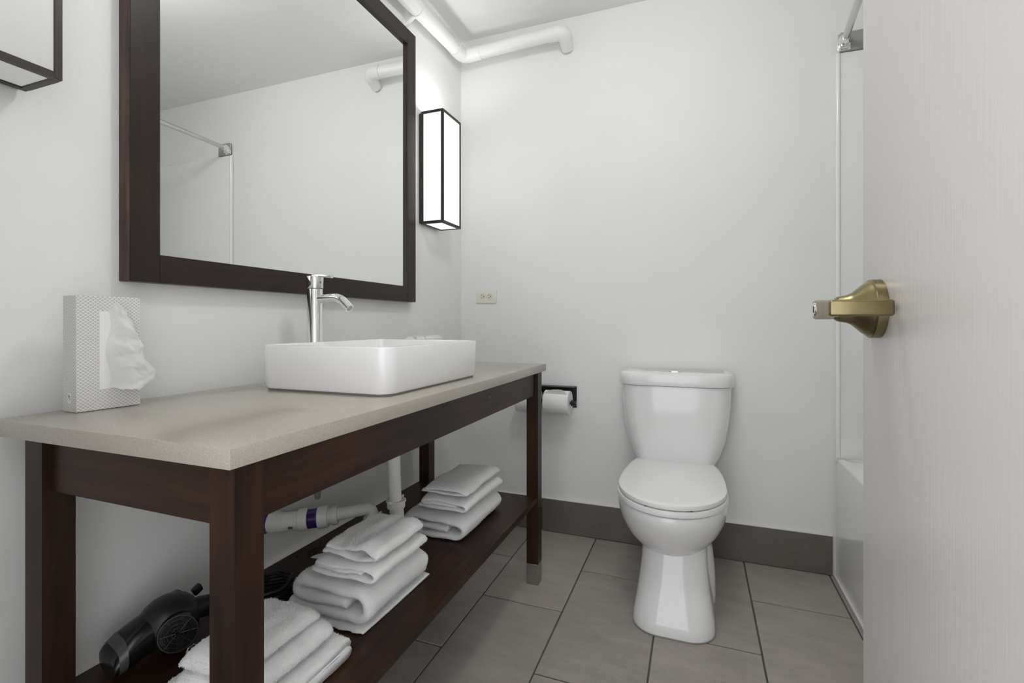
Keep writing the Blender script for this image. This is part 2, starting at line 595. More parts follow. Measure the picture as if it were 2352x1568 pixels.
rod = thing('shower_rod', (1.715, -0.02, 2.14), 'satin metal shower curtain rod with chrome end bracket', 'shower rod')
bm = new_bm()
pts = []
L0, L1 = -0.03, YT + 0.005
for k in range(33):
    u = k / 32
    y = L0 + (L1 - L0) * u
    pts.append((1.712 - 0.045 * math.sin(math.pi * u), y, 2.142))
tube(bm, pts, 0.0125, 16)
obj('rod', bm, 'rod', rod)
bm = new_bm()
box(bm, (1.690, -0.020, 2.108), (1.735, -0.0142, 2.176), 0.003, 2)
box(bm, (1.695, -0.040, 2.112), (1.730, -0.019, 2.160), 0.007, 3)
lathe(bm, (1.712, -0.030, 2.142), (-0.2, -1, 0), [(0, 0.022), (0.012, 0.021), (0.024, 0.0165), (0.030, 0.0155), (0.034, 0.013)], 20)
obj('end_bracket', bm, 'chrome', rod)
bm = new_bm()
lathe(bm, (1.713, -0.0402, 2.128), (0, -1, 0), [(0, 0.006), (0.003, 0.006), (0.004, 0.004)], 12)
obj('set_screw', bm, 'dark_steel', rod)
bm = new_bm()
box(bm, (1.700, -0.0185, ZS + 0.0005), (1.800, -0.0005, 2.182), 0.002, 2)
obj('wall_plate', bm, 'grey_plate', rod)

# ------------------------------------------------------------------ door with lever handle
DX = 1.385
DY1 = -1.470
door = struct('door_1', (DX, DY1 - 0.76, 0.012), (DX + 0.04, DY1, 2.045), 'door', 'open white painted wooden door with faint vertical grain', 'door', r=0.002)
hc = Vector((DX, -1.536, 1.039))
bm = new_bm()
lathe(bm, hc + Vector((-0.0004, 0, 0)), (-1, 0, 0), [(0, 0.0), (0, 0.0385), (0.0105, 0.0385), (0.0118, 0.0372), (0.0118, 0.0365), (0.0135, 0.0352), (0.018, 0.0325), (0.030, 0.0215), (0.034, 0.0195), (0.036, 0.0185), (0.047, 0.0165), (0.047, 0.0)], 48)
obj('handle_rose', bm, 'brass', door)
bm = new_bm()
# hub, arm towards the hinges and the return back to the door
def lring(y, x0, x1, h, zc):
    return [Vector((x, y, z)) for x, z in rrect((x0 + x1) / 2, zc, abs(x1 - x0) / 2, h / 2, 0.0035, 3)]
xo = DX - 0.0715
arm = [(-1.5145, xo + 0.004, xo + 0.020, 0.0215), (-1.5165, xo, xo + 0.0225, 0.0262), (-1.535, xo, xo + 0.0225, 0.0262), (-1.548, xo, xo + 0.020, 0.0245), (-1.570, xo, xo + 0.016, 0.0220), (-1.5985, xo, xo + 0.016, 0.0205)]
loft(bm, [lring(y, a, b, h, 1.0385) for y, a, b, h in arm])
obj('lever', bm, 'brass', door)
bm = new_bm()
box(bm, (xo, -1.6075, 1.0285), (xo + 0.0672, -1.5945, 1.0485), 0.0035, 3)
obj('lever_return', bm, 'brass', door)
bm = new_bm()
cyl(bm, (xo + 0.022, -1.536, 1.039), (DX - 0.046, -1.536, 1.039), 0.0150, n=32)
obj('spindle_collar', bm, 'brass', door)
bm = new_bm()
lathe(bm, (xo + 0.0008, -1.5275, 1.039), (-1, 0, 0), [(0, 0.0095), (0.0012, 0.0095), (0.0022, 0.0085), (0.0022, 0.0)], 28)
kc = obj('key_cylinder', bm, 'chrome', door)
bm = new_bm()
box(bm, (xo - 0.0019, -1.5285, 1.0345), (xo - 0.0010, -1.5265, 1.0435), 0.0003, 1)
obj('keyhole', bm, 'slot', kc)
# hinges on the far stile of the door leaf
for z in (0.25, 1.03, 1.8):
    bm = new_bm()
    cyl(bm, (DX + 0.005, DY1 - 0.765, z), (DX + 0.005, DY1 - 0.765, z + 0.09), 0.006, n=12)
    obj('hinge', bm, 'brass', door)

# ------------------------------------------------------------------ vanity table, worktop
VX1, VYN, VYF = 0.585, -1.829, -0.453
van = thing('vanity_table', (0.33, -1.14, 0), 'dark espresso wooden vanity table with open lower shelf', 'vanity')
ZA = 0.8285
LS = 0.047
legs = [(VX1 - LS, VYN), (VX1 - LS, VYF - LS), (0.104, VYN), (0.053, VYF - LS)]
for (x, y) in legs:
    bm = new_bm()
    box(bm, (x, y, 0.080), (x + LS, y + LS, ZA))
    lg = obj('leg', bm, 'wood_z', van)
    bm = new_bm()
    box(bm, (x - 0.0004, y - 0.0004, 0.0), (x + LS + 0.0004, y + LS + 0.0004, 0.0798), 0.001, 1)
    obj('foot_cap', bm, 'brushed', lg)
ZAB = 0.739
bm = new_bm(); box(bm, (VX1 - 0.034, VYN + LS, ZAB), (VX1 - 0.012, VYF - LS, ZA), 0.001, 1); obj('front_apron', bm, 'wood_y', van)
bm = new_bm(); box(bm, (0.072, VYN + LS, ZAB), (0.092, VYF - LS, ZA), 0.001, 1); obj('back_apron', bm, 'wood_y', van)
bm = new_bm(); box(bm, (0.151, VYN + 0.012, ZAB), (VX1 - LS, VYN + 0.034, ZA), 0.001, 1); obj('side_apron', bm, 'wood_x', van)
bm = new_bm(); box(bm, (0.100, VYF - 0.034, ZAB), (VX1 - LS, VYF - 0.012, ZA), 0.001, 1); obj('side_apron', bm, 'wood_x', van)
# shelf board with a round drain hole
SZ = 0.345
ST = 0.022
bm = new_bm()
sx0, sx1, sy0, sy1 = 0.052, VX1 - 0.003, VYN + LS, VYF - LS
hx, hy, hr = 0.126, -1.160, 0.040
q = 0.05
box(bm, (sx0, sy0, SZ - ST), (sx1, hy - q, SZ))
box(bm, (sx0, hy + q, SZ - ST), (sx1, sy1, SZ))
box(bm, (sx0, hy - q, SZ - ST), (hx - q, hy + q, SZ))
box(bm, (hx + q, hy - q, SZ - ST), (sx1, hy + q, SZ))
n = 32
sq, ci = [], []
for k in range(n):
    a = 2 * math.pi * (k + 0.5) / n
    c, s = math.cos(a), math.sin(a)
    m_ = max(abs(c), abs(s))
    sq.append((hx + q * c / m_, hy + q * s / m_))
    ci.append((hx + hr * c, hy + hr * s))
loft(bm, [[Vector((x, y, z)) for x, y in P] for P, z in ((sq, SZ - ST), (sq, SZ), (ci, SZ), (ci, SZ - ST), (sq, SZ - ST))], False, False)
obj('shelf', bm, 'wood_y', van, angle=30)

bm = new_bm()
box(bm, (0.045, -1.845, 0.8287), (0.5955, -0.426, 0.857), 0.0018, 2)
tag(obj('countertop', bm, 'quartz'), 'taupe speckled stone worktop of the vanity', 'countertop')

# ------------------------------------------------------------------ vessel sink
sink = thing('vessel_sink', (0.345, -1.17, 0.857), 'white rectangular ceramic vessel sink standing on the worktop', 'sink')
bm = new_bm()
sx, sy = 0.345, -1.172
HX, HY = 0.190, 0.242
def sring(z, dx, r):
    return [Vector((x, y, z)) for x, y in rrect(sx, sy, HX - dx, HY - dx, r, 7)]
ZK = 0.9675
loft(bm, [sring(0.8615, 0.012, 0.032), sring(0.8625, 0.006, 0.036), sring(0.870, 0.0028, 0.038), sring(0.93, 0.0008, 0.038), sring(ZK - 0.004, 0.0, 0.038), sring(ZK - 0.001, 0.0012, 0.037), sring(ZK, 0.004, 0.034),
          sring(ZK, 0.011, 0.028), sring(ZK - 0.001, 0.014, 0.026), sring(ZK - 0.006, 0.0155, 0.026), sring(0.90, 0.022, 0.030), sring(0.884, 0.034, 0.040), sring(0.877, 0.055, 0.045), sring(0.874, 0.11, 0.05)], True, True)
obj('basin', bm, 'sink_ceramic', sink)
bm = new_bm()
lathe(bm, (sx, sy, 0.8742), (0, 0, 1), [(0, 0.0), (0, 0.032), (0.002, 0.031), (0.003, 0.026), (0.001, 0.024), (0.001, 0.0)], 28)
obj('drain_ring', bm, 'chrome', sink)
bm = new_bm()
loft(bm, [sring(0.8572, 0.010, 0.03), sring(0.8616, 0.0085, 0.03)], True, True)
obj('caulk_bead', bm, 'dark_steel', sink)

# ------------------------------------------------------------------ faucet
fc = thing('faucet', (0.112, -1.172, 0.857), 'tall chrome single lever faucet behind the white sink', 'faucet')
fx, fy = 0.112, -1.172
bm = new_bm()
lathe(bm, (fx, fy, 0.8572), (0, 0, 1), [(0, 0.0), (0, 0.026), (0.004, 0.026), (0.006, 0.0235), (0.008, 0.0222), (0.262, 0.0222), (0.2632, 0.0215), (0.2632, 0.0)], 40)
obj('column', bm, 'chrome', fc)
bm = new_bm()
lathe(bm, (fx, fy, 1.1218), (0, 0, 1), [(0, 0.0), (0, 0.0232), (0.001, 0.0236), (0.034, 0.0236), (0.036, 0.0225), (0.036, 0.0)], 40)
cap = obj('control_cap', bm, 'chrome', fc)
bm = new_bm()
lathe(bm, (fx + 0.0225, fy - 0.004, 1.139), (1, -0.2, 0), [(0, 0.0035), (0.0025, 0.0035), (0.003, 0.002)], 14)
obj('index_screw', bm, 'dark_steel', cap)
bm = new_bm()
lv = [(fx - 0.004, 0.010, 1.1575), (fx + 0.02, 0.010, 1.1580), (fx + 0.045, 0.0085, 1.1565), (fx + 0.058, 0.0075, 1.1550), (fx + 0.062, 0.006, 1.1545)]
loft(bm, [[Vector((x, fy + a, z + b)) for a, b in rrect(0, 0, w, 0.0042, 0.004, 4)] for x, w, z in lv])
obj('lever', bm, 'chrome', fc)
bm = new_bm()
sp = arc_pts([(fx + 0.012, fy, 1.0905), (fx + 0.090, fy, 1.0935), (fx + 0.125, fy, 1.062)], 0.05, 12)
tube(bm, sp, 0.0128, 24)
spt = obj('spout', bm, 'chrome', fc)
d = (sp[-1] - sp[-2]).normalized()
bm = new_bm()
lathe(bm, sp[-1] - d * 0.002, d, [(0, 0.0), (0, 0.0098), (0.0024, 0.0098), (0.0024, 0.0)], 20)
obj('aerator', bm, 'dark_steel', spt)
bm = new_bm()
lathe(bm, (fx + 0.0, fy - 0.0, 0.9), (0, 0, 1), [(0, 0.0)] + [(0, 0.0238), (0.02, 0.0238), (0.022, 0.0225), (0.022, 0)], 32)
obj('collar', bm, 'chrome', fc)
# braided supply hose hanging under the worktop
hose = thing('supply_hose', (0.112, -1.160, 0.49), 'grey metal tip of water hose hanging below the apron', 'hose')
bm = new_bm()
tube(bm, [(0.112, -1.172, 0.826), (0.112, -1.17, 0.70), (0.110, -1.160, 0.56)], 0.006, 12)
obj('hose', bm, 'dark_steel', hose)
bm = new_bm()
lathe(bm, (0.110, -1.160, 0.565), (0, 0, -1), [(0, 0.013), (0.035, 0.013), (0.05, 0.010), (0.062, 0.0085), (0.066, 0.006)], 16)
obj('nut', bm, 'dark_steel', hose)

# ------------------------------------------------------------------ drain pipes under the sink
dp = thing('sink_drain', (0.0, -1.26, 0.45), 'white plastic sink drain pipe with purple primer bands below the vanity', 'pipe')
bm = new_bm(); tube(bm, [(0.337, -1.112, 0.826), (0.330, -1.086, 0.52), (0.330, -1.083, 0.500)], 0.0185, 20); obj('tailpiece', bm, 'pvc', dp)
def slip_nut(p, ax, r=0.0265, L=0.022):
    bm = new_bm()
    a = Vector(ax).normalized()
    lathe(bm, Vector(p) - a * L / 2, ax, [(0, r * 0.78), (0, r * 0.98), (0.004, r), (L - 0.006, r), (L - 0.004, r * 1.1), (L, r * 1.1), (L, r * 0.78)], 24)
    e1, e2 = frame_for(a)
    for s in (-1, 1):
        c = Vector(p) + a * (L / 2 - 0.004) + e1 * s * r * 1.2
        tube(bm, [c - e1 * s * r * 0.3, c + e1 * s * 0.006 + a * 0.006], [0.007, 0.003], 8)
    obj('slip_nut', bm, 'pvc', dp)
slip_nut((0.330, -1.080, 0.487), (0, 0, 1))
bm = new_bm()
jb = arc_pts([(0.330, -1.080, 0.49), (0.330, -1.068, 0.382), (0.262, -1.096, 0.382), (0.262, -1.094, 0.42)], 0.05, 10)
tube(bm, jb, 0.0205, 20)
obj('trap_bend', bm, 'pvc', dp)
slip_nut((0.261, -1.095, 0.432), (0, 0, 1))
bm = new_bm()
arm = arc_pts([(0.261, -1.096, 0.43), (0.258, -1.100, 0.472), (0.21, -1.145, 0.468), (0.168, -1.171, 0.463)], 0.04, 10)
tube(bm, arm, 0.0175, 20)
ta = obj('trap_arm', bm, 'pvc', dp)
axd = Vector((0.06, -1.238, 0.4525)) - Vector((0.17, -1.172, 0.461))
A0 = Vector((0.172, -1.170, 0.4615))
def along(t):
    return A0 + axd * t
axn = axd.normalized()
bm = new_bm(); lathe(bm, along(-0.13), axn, [(0, 0.017), (0, 0.0265), (0.014, 0.0265), (0.016, 0.022)], 24); obj('adapter_flange', bm, 'pvc', dp)
bm = new_bm(); lathe(bm, along(-0.02), axn, [(0, 0.0225), (0.018, 0.0225)], 24); obj('adapter_neck', bm, 'pvc', dp)
bm = new_bm(); lathe(bm, along(0.08), axn, [(0, 0.021), (0, 0.0300), (0.003, 0.0310), (0.026, 0.0310), (0.028, 0.0275)], 28); obj('coupling', bm, 'pvc', dp)
bm = new_bm(); lathe(bm, along(0.28), axn, [(0, 0.0268), (0.032, 0.0268)], 28); obj('primer_band', bm, 'purple', dp)
bm = new_bm(); lathe(bm, along(0.50), axn, [(0, 0.0265), (0, 0.0310), (0.024, 0.0310), (0.027, 0.0275)], 28); obj('coupling', bm, 'pvc', dp)
bm = new_bm()
eb = arc_pts([along(0.66), along(1.05), along(1.05) + Vector((-0.032, -0.008, 0.0))], 0.06, 10)
tube(bm, eb, [0.0262] * 3 + [0.0285] * 7 + [0.030] * (len(eb) - 10), 24)
el = obj('wall_elbow', bm, 'pvc', dp)
bm = new_bm(); box(bm, (-0.006, -0.0003, -0.004), (0.006, 0.0003, 0.004)); pm_ = obj('ink_print', bm, 'grime', el)
pm_.matrix_parent_inverse = Matrix.Identity(4)
pm_.location = along(0.86) + Vector((0.0165, -0.0205, -0.0085))
pm_.rotation_euler = (math.radians(-22), 0, math.radians(33))
bm = new_bm(); lathe(bm, (0.0005, -1.246, 0.4525), (1, 0.1, 0), [(0, 0.0), (0, 0.038), (0.005, 0.037), (0.008, 0.031), (0.008, 0.0)], 32); obj('escutcheon', bm, 'chrome', dp)
bm = new_bm(); lathe(bm, (0.006, -1.2475, 0.4525), (1, 0.1, 0), [(0, 0.0298), (0.0195, 0.0298)], 28); obj('primer_band', bm, 'purple', dp)

# ------------------------------------------------------------------ mirror
mir = thing('wall_mirror', (0.0, -1.063, 1.11), 'large wall mirror in a dark espresso wooden frame', 'mirror')
my0, my1, mz0, mz1 = -1.626, -0.500, 1.110, 2.248
FW = 0.063
FX = 0.036
def stile(name, lo, hi, mat):
    bm = new_bm(); box(bm, lo, hi, 0.0012, 1); return obj(name, bm, mat, mir)
st = stile('frame_stile', (0.0005, my0, mz0), (FX, my0 + FW, mz1), 'frame_z')
stile('frame_stile', (0.0005, my1 - FW, mz0), (FX, my1, mz1), 'frame_z')
stile('frame_rail', (0.0005, my0 + FW + 0.0004, mz0), (FX, my1 - FW - 0.0004, mz0 + FW), 'frame_y')
stile('frame_rail', (0.0005, my0 + FW + 0.0004, mz1 - FW), (FX, my1 - FW - 0.0004, mz1), 'frame_y')
bm = new_bm(); box(bm, (0.0015, my0 - 0.0008, mz0 + 0.001), (FX - 0.001, my0 - 0.0001, mz1 - 0.001)); o = obj('worn_lit_edge', bm, 'frame_worn_lit', st); o['label'] = 'worn frame edge with pale scuffs, reddish tone lightened as if sconce-lit'
bm = new_bm(); box(bm, (0.012, my0 + FW - 0.002, mz0 + FW - 0.002), (0.024, my1 - FW + 0.002, mz1 - FW + 0.002)); obj('mirror_glass', bm, 'mirror', mir, smooth=False)

# ------------------------------------------------------------------ wall sconces
def sconce(y0, y1, z0, z1, strength, top_strength, label):
    x0, x1 = 0.013, 0.124
    s = thing('wall_sconce', (0, (y0 + y1) / 2, z0), label, 'wall lamp', 'wall sconces beside the mirror')
    g = m_glow('frosted_glow', strength, (z0, z1))
    gt = m_glow('top_fill_glow', top_strength)
    b = 0.0115
    bm = new_bm(); box(bm, (0.0005, y0 + 0.004, z0 + 0.004), (x0 - 0.0005, y1 - 0.004, z1 - 0.004), 0.002, 1); obj('backplate', bm, 'bronze', s)
    bm = new_bm()
    for (a, c) in ((x0, y0), (x1 - b, y0), (x0, y1 - b), (x1 - b, y1 - b)):
        box(bm, (a, c, z0), (a + b, c + b, z1), 0.0008, 1)
    for z in (z0, z1 - b):
        box(bm, (x0 + b, y0, z), (x1 - b, y0 + b, z + b))
        box(bm, (x0 + b, y1 - b, z), (x1 - b, y1, z + b))
        box(bm, (x0, y0 + b, z), (x0 + b, y1 - b, z + b))
        box(bm, (x1 - b, y0 + b, z), (x1, y1 - b, z + b))
    obj('frame', bm, 'bronze', s)
    i = 0.003
    def pane(lo, hi, m=g):
        bm = new_bm(); box(bm, lo, hi); obj('shade_panel', bm, m, s, smooth=False)
    pane((x1 - i - 0.003, y0 + b + 0.0003, z0 + b + 0.0003), (x1 - i, y1 - b - 0.0003, z1 - b - 0.0003))
    pane((x0 + b + 0.0003, y0 + i, z0 + b + 0.0003), (x1 - b - 0.0003, y0 + i + 0.003, z1 - b - 0.0003))
    pane((x0 + b + 0.0003, y1 - i - 0.003, z0 + b + 0.0003), (x1 - b - 0.0003, y1 - i, z1 - b - 0.0003))
    pane((x0 + b + 0.0003, y0 + b + 0.0003, z0 + i), (x1 - b - 0.0003, y1 - b - 0.0003, z0 + i + 0.003))
    pane((x0 + b + 0.0003, y0 + b + 0.0003, z1 - 0.058), (x1 - b - 0.0003, y1 - b - 0.0003, z1 - 0.055), gt)  # added glow panel, recessed out of sight so it shines only upwards
    bm = new_bm()
    lathe(bm, (x0 + 0.005, (y0 + y1) / 2, z0 + 0.0003), (0, 0, -1), [(0, 0.004), (0.002, 0.0035), (0.003, 0.0)], 12)
    obj('finial_screw', bm, 'brushed', s)
    return s
sconce(-0.421, -0.247, 1.462, 1.962, SCONCE_FAR, SCONCE_FAR_TOP, 'brightly lit box sconce with dark metal frame right of the mirror')
sconce(-1.962, -1.787, 1.443, 1.943, SCONCE_NEAR, SCONCE_NEAR_TOP, 'dim box sconce with dark metal frame left of the mirror')

# assumed ceiling lamp added for light, out of view, inferred from the shelf's shadow
cl = thing('assumed_ceiling_lamp', (1.0, -1.22, CZ), 'assumed small frosted globe lamp on the ceiling, added to light the room', 'assumed ceiling lamp')
bm = new_bm(); lathe(bm, (1.0, -1.22, CZ - 0.0005), (0, 0, -1), [(0, 0), (0, 0.06), (0.012, 0.06), (0.016, 0.045), (0.045, 0.03), (0.045, 0)], 40); obj('assumed_lamp_base', bm, 'brushed', cl)
GRD = 0.085
bm = new_bm(); lathe(bm, (1.0, -1.22, CZ - 0.046), (0, 0, -1), [(0, 0)] + [(GRD - GRD * math.cos(math.pi * k / 16) - 0.004, GRD * math.sin(math.pi * k / 16)) for k in range(2, 16)] + [(2 * GRD - 0.004, 0)], 40); obj('assumed_lamp_globe', bm, m_glow('assumed_globe_glow', ASSUMED_LAMP), cl)

# ------------------------------------------------------------------ pipe under the ceiling
pp = thing('ceiling_pipe', (0.3, -0.075, 2.35), 'white painted pipe running along the wall corner below the ceiling', 'pipe')
PR = 0.031
bm = new_bm(); tube(bm, [(0.050, -2.2, 2.27), (0.050, -0.17, 2.372)], PR, 24); obj('pipe', bm, 'pipe_paint', pp)
bm = new_bm(); tube(bm, arc_pts([(0.050, -0.168, 2.3722), (0.050, -0.075, 2.377), (0.150, -0.075, 2.3805)], 0.05, 10), PR + 0.0035, 24); obj('elbow', bm, 'pipe_paint', pp)
bm = new_bm(); tube(bm, [(0.148, -0.075, 2.380), (0.53, -0.075, 2.392)], PR, 24); obj('pipe', bm, 'pipe_paint', pp)
bm = new_bm(); tube(bm, arc_pts([(0.50, -0.075, 2.391), (0.577, -0.075, 2.393), (0.577, -0.0005, 2.348)], 0.05, 10), [PR + 0.0035] * 11 + [PR + 0.001, PR - 0.002], 24); obj('elbow', bm, 'pipe_paint', pp)
bm = new_bm()
cyl(bm, (0.050, -0.520, 2.3545), (0.050, -0.500, 2.3555), PR + 0.004, n=28)
cl_ = obj('pipe_clamp', bm, 'pipe_paint', pp)
bm = new_bm()
tube(bm, [(0.034, -0.512, 2.328), (0.0, -0.530, 2.285)], 0.009, 10)
box(bm, (0.0003, -0.548, 2.262), (0.006, -0.514, 2.300), 0.002, 1)
obj('standoff', bm, 'pipe_paint', cl_)

# ------------------------------------------------------------------ outlet
ou = thing('wall_outlet', (0.1465, 0, 1.157), 'ivory double power outlet on the wall', 'outlet')
ox, oz = 0.1465, 1.157
bm = new_bm(); box(bm, (ox - 0.0575, -0.0055, oz - 0.035), (ox + 0.0575, -0.0003, oz + 0.035), 0.003, 2); obj('cover_plate', bm, 'ivory', ou)
for s in (-1, 1):
    cx = ox + s * 0.0195
    bm = new_bm()
    P = [(x, z) for x, z in rrect(cx, oz, 0.0145, 0.0165, 0.0135, 6)]
    loft(bm, [[Vector((x, y, z)) for x, z in P] for y in (-0.0050, -0.0068)])
    rc = obj('receptacle', bm, 'ivory_dark', ou)
    for (dx, dz, w, h, mt) in ((-0.004, 0.0075, 0.0065, 0.0022, 'slot_brass'), (0.0075, 0.0005, 0.004, 0.005, 'slot'), (-0.003, -0.0065, 0.0055, 0.0026, 'slot_brass')):
        bm = new_bm(); box(bm, (cx + dx - w / 2, -0.0071, oz + dz - h / 2), (cx + dx + w / 2, -0.0066, oz + dz + h / 2)); obj('slot', bm, mt, rc)
bm = new_bm(); lathe(bm, (ox, -0.0054, oz), (0, -1, 0), [(0, 0), (0, 0.003), (0.0012, 0.0025), (0.0012, 0)], 12); obj('screw', bm, 'ivory_dark', ou)

# ------------------------------------------------------------------ toilet paper holder and rolls
tp = thing('paper_holder', (0.48, 0, 0.61), 'black metal double toilet paper holder with small shelf', 'paper holder')
bm = new_bm(); box(bm, (0.335, -0.006, 0.613), (0.622, -0.0003, 0.714), 0.002, 1); obj('wall_plate', bm, 'black_metal', tp)
bm = new_bm(); box(bm, (0.335, -0.050, 0.7125), (0.622, -0.0003, 0.7165), 0.0012, 1); obj('top_shelf', bm, 'black_metal', tp)
bm = new_bm(); tube(bm, [(0.335, -0.070, 0.645), (0.628, -0.070, 0.645)], 0.007, 16); obj('bar', bm, 'black_metal', tp)
bm = new_bm(); lathe(bm, (0.613, -0.070, 0.645), (1, 0, 0), [(0, 0), (0, 0.015), (0.006, 0.015), (0.006, 0.008), (0.012, 0.008), (0.012, 0.0125), (0.022, 0.0125), (0.022, 0.0)], 24); obj('end_knob', bm, 'black_metal', tp)
bm = new_bm(); box(bm, (0.462, -0.076, 0.634), (0.472, -0.005, 0.656), 0.002, 1); obj('bracket', bm, 'black_metal', tp)

def roll(x0, x1, label):
    r = thing('toilet_roll', ((x0 + x1) / 2, -0.070, 0.645 - 0.056), label, 'toilet paper')
    R, ri = 0.056, 0.020
    bm = new_bm()
    lathe(bm, (x0, -0.070, 0.645), (1, 0, 0), [(0, ri), (0, R - 0.001), (0.001, R), (x1 - x0 - 0.001, R), (x1 - x0, R - 0.001), (x1 - x0, ri)], 48)
    obj('paper', bm, 'paper', r)
    bm = new_bm()
    lathe(bm, (x0 + 0.0005, -0.070, 0.645), (1, 0, 0), [(0, ri - 0.002), (0, ri - 0.0001), (x1 - x0 - 0.001, ri - 0.0001), (x1 - x0 - 0.001, ri - 0.002), (0, ri - 0.002)], 32)
    obj('cardboard_core', bm, 'cardboard', r)
    # folded triangular end of the sheet
    bm = new_bm()
    rows = []
    for k in range(12):
        a = math.radians(128 - 62 * k / 11)
        rr = R + 0.0012 + 0.004 * (k / 11) ** 2
        w = (1 - k / 11) * 0.5
        xm = x0 + (x1 - x0) * 0.48
        hw = (x1 - x0) * (0.47 - 0.47 * (k / 11) ** 1.2)
        y, z = -0.070 - rr * math.cos(math.pi - a) * -1, 0.645 + rr * math.sin(a)
        y = -0.070 + rr * math.cos(a)
        rows.append([Vector((xm - hw - 1e-4, y, z)), Vector((xm - hw * 0.3, y, z + 0.0006)), Vector((xm + hw * 0.3, y, z + 0.0006)), Vector((xm + hw + 1e-4, y, z))])
    loft(bm, rows, False, False, closed=False)
    bmesh.ops.solidify(bm, geom=list(bm.faces), thickness=0.0006)
    obj('folded_end', bm, 'paper', r)
    return r
roll(0.486, 0.606, 'white toilet roll on the black holder right of the vanity leg')
roll(0.345, 0.456, 'white toilet roll mostly hidden behind the vanity leg')

# ------------------------------------------------------------------ toilet
TX = 1.075
to = thing('toilet', (TX, -0.35, 0), 'white two piece toilet with closed lid', 'toilet')
def dshape(hw, yb, yf, rf, z, bow=0.012, n=8):
    """tank outline: flat back, large front corners, slightly bowed front"""
    P = []
    rb = 0.012
    for (sx_, yy, r, a0, sgn) in ((1, yb, rb, 0, 1), (-1, yb, rb, 90, 1), (-1, yf, rf, 180, -1), (1, yf, rf, 270, -1)):
        for k in range(n + 1):
            a = math.radians(a0 + 90 * k / n)
            x = sx_ * (hw - r) + r * math.cos(a)
            y = yy - sgn * r + r * math.sin(a)
            if sgn < 0:
                y -= bow * max(0, 1 - (x / hw) ** 2)
            P.append(Vector((TX + x, y, z)))
    return P
bm = new_bm()
prof = [(0.418, 0.130, -0.150, 0.05), (0.424, 0.150, -0.164, 0.06), (0.440, 0.165, -0.172, 0.065), (0.47, 0.180, -0.178, 0.07), (0.53, 0.199, -0.185, 0.075), (0.60, 0.2105, -0.190, 0.075), (0.68, 0.217, -0.193, 0.075), (0.758, 0.2215, -0.194, 0.075)]
loft(bm, [dshape(hw, -0.016, yf, rf, z) for z, hw, yf, rf in prof])
obj('tank', bm, 'porcelain', to)
bm = new_bm()
lp = [(0.7595, 0.222, -0.194, 0.075), (0.7605, 0.229, -0.200, 0.08), (0.766, 0.231, -0.202, 0.08), (0.798, 0.231, -0.202, 0.08), (0.808, 0.227, -0.198, 0.078), (0.813, 0.216, -0.188, 0.07), (0.8145, 0.195, -0.168, 0.06)]
loft(bm, [dshape(hw, -0.012, yf, rf, z) for z, hw, yf, rf in lp])
lid = obj('tank_lid', bm, 'porcelain', to)
bm = new_bm()
P = rrect(TX, -0.125, 0.030, 0.019, 0.0189, 8)
loft(bm, [[Vector((TX + (x - TX) * s, -0.125 + (y + 0.125) * s, z)) for x, y in P] for z, s in ((0.8142, 1), (0.8168, 1), (0.8178, 0.94), (0.8172, 0.8), (0.8178, 0.75))])
fb = obj('flush_button', bm, 'chrome', lid)
# egg outlines
def egg(hw, yb, yf, z, wide=-0.42, n=48, back=0.72, flat=0.0):
    P = []
    for k in range(n):
        a = 2 * math.pi * k / n
        c, s = math.cos(a), math.sin(a)
        if s >= 0:       # towards the wall
            e = 2 / 2.6
            x = hw * math.copysign(abs(c) ** e, c)
            y = wide + (yb - wide) * abs(s) ** e
        else:
            x = hw * math.copysign(abs(c) ** 0.96, c)
            y = wide + (yf - wide) * abs(s) ** 1.0
        P.append(Vector((TX + x, y, z)))
    return P
bm = new_bm()
bw = [(0.225, 0.100, -0.18, -0.555), (0.232, 0.112, -0.17, -0.575), (0.245, 0.128, -0.16, -0.596), (0.270, 0.150, -0.14, -0.625), (0.300, 0.169, -0.12, -0.648), (0.335, 0.184, -0.09, -0.668), (0.365, 0.190, -0.06, -0.679), (0.388, 0.190, -0.04, -0.681), (0.396, 0.187, -0.035, -0.678), (0.399, 0.180, -0.03, -0.67)]
loft(bm, [egg(hw, yb, yf, z) for z, hw, yb, yf in bw])
obj('bowl', bm, 'porcelain', to)
bm = new_bm(); box(bm, (TX - 0.13, -0.165, 0.36), (TX + 0.13, -0.025, 0.4175), 0.02, 4); obj('tank_deck', bm, 'porcelain', to)
bm = new_bm()
def foot(z, hw, yb, yf, r):
    return [Vector((x, y, z)) for x, y in rrect(TX + 0.012, (yb + yf) / 2, hw, (yb - yf) / 2, min(r, hw * 0.98), 8)]
ft = [(0.0, 0.131, -0.10, -0.655, 0.085), (0.012, 0.133, -0.10, -0.656, 0.085), (0.04, 0.130, -0.10, -0.650, 0.085), (0.09, 0.121, -0.11, -0.630, 0.085), (0.15, 0.113, -0.12, -0.606, 0.085), (0.20, 0.109, -0.12, -0.590, 0.085), (0.245, 0.108, -0.12, -0.58, 0.085), (0.30, 0.108, -0.12, -0.57, 0.085)]
loft(bm, [foot(*t) for t in ft])
obj('pedestal', bm, 'porcelain', to)
bm = new_bm()
tr = [(0.0, 0.130, -0.16, -0.46), (0.03, 0.131, -0.16, -0.46), (0.10, 0.129, -0.16, -0.43), (0.16, 0.122, -0.15, -0.40), (0.20, 0.108, -0.15, -0.37)]
loft(bm, [[p + Vector((0.010, 0, 0)) for p in foot(z, hw, yb, yf, 0.10)] for z, hw, yb, yf in tr])
obj('trapway', bm, 'porcelain', to)
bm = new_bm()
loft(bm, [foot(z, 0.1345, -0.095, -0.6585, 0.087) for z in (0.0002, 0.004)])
obj('base_seal', bm, 'dark_steel', to)
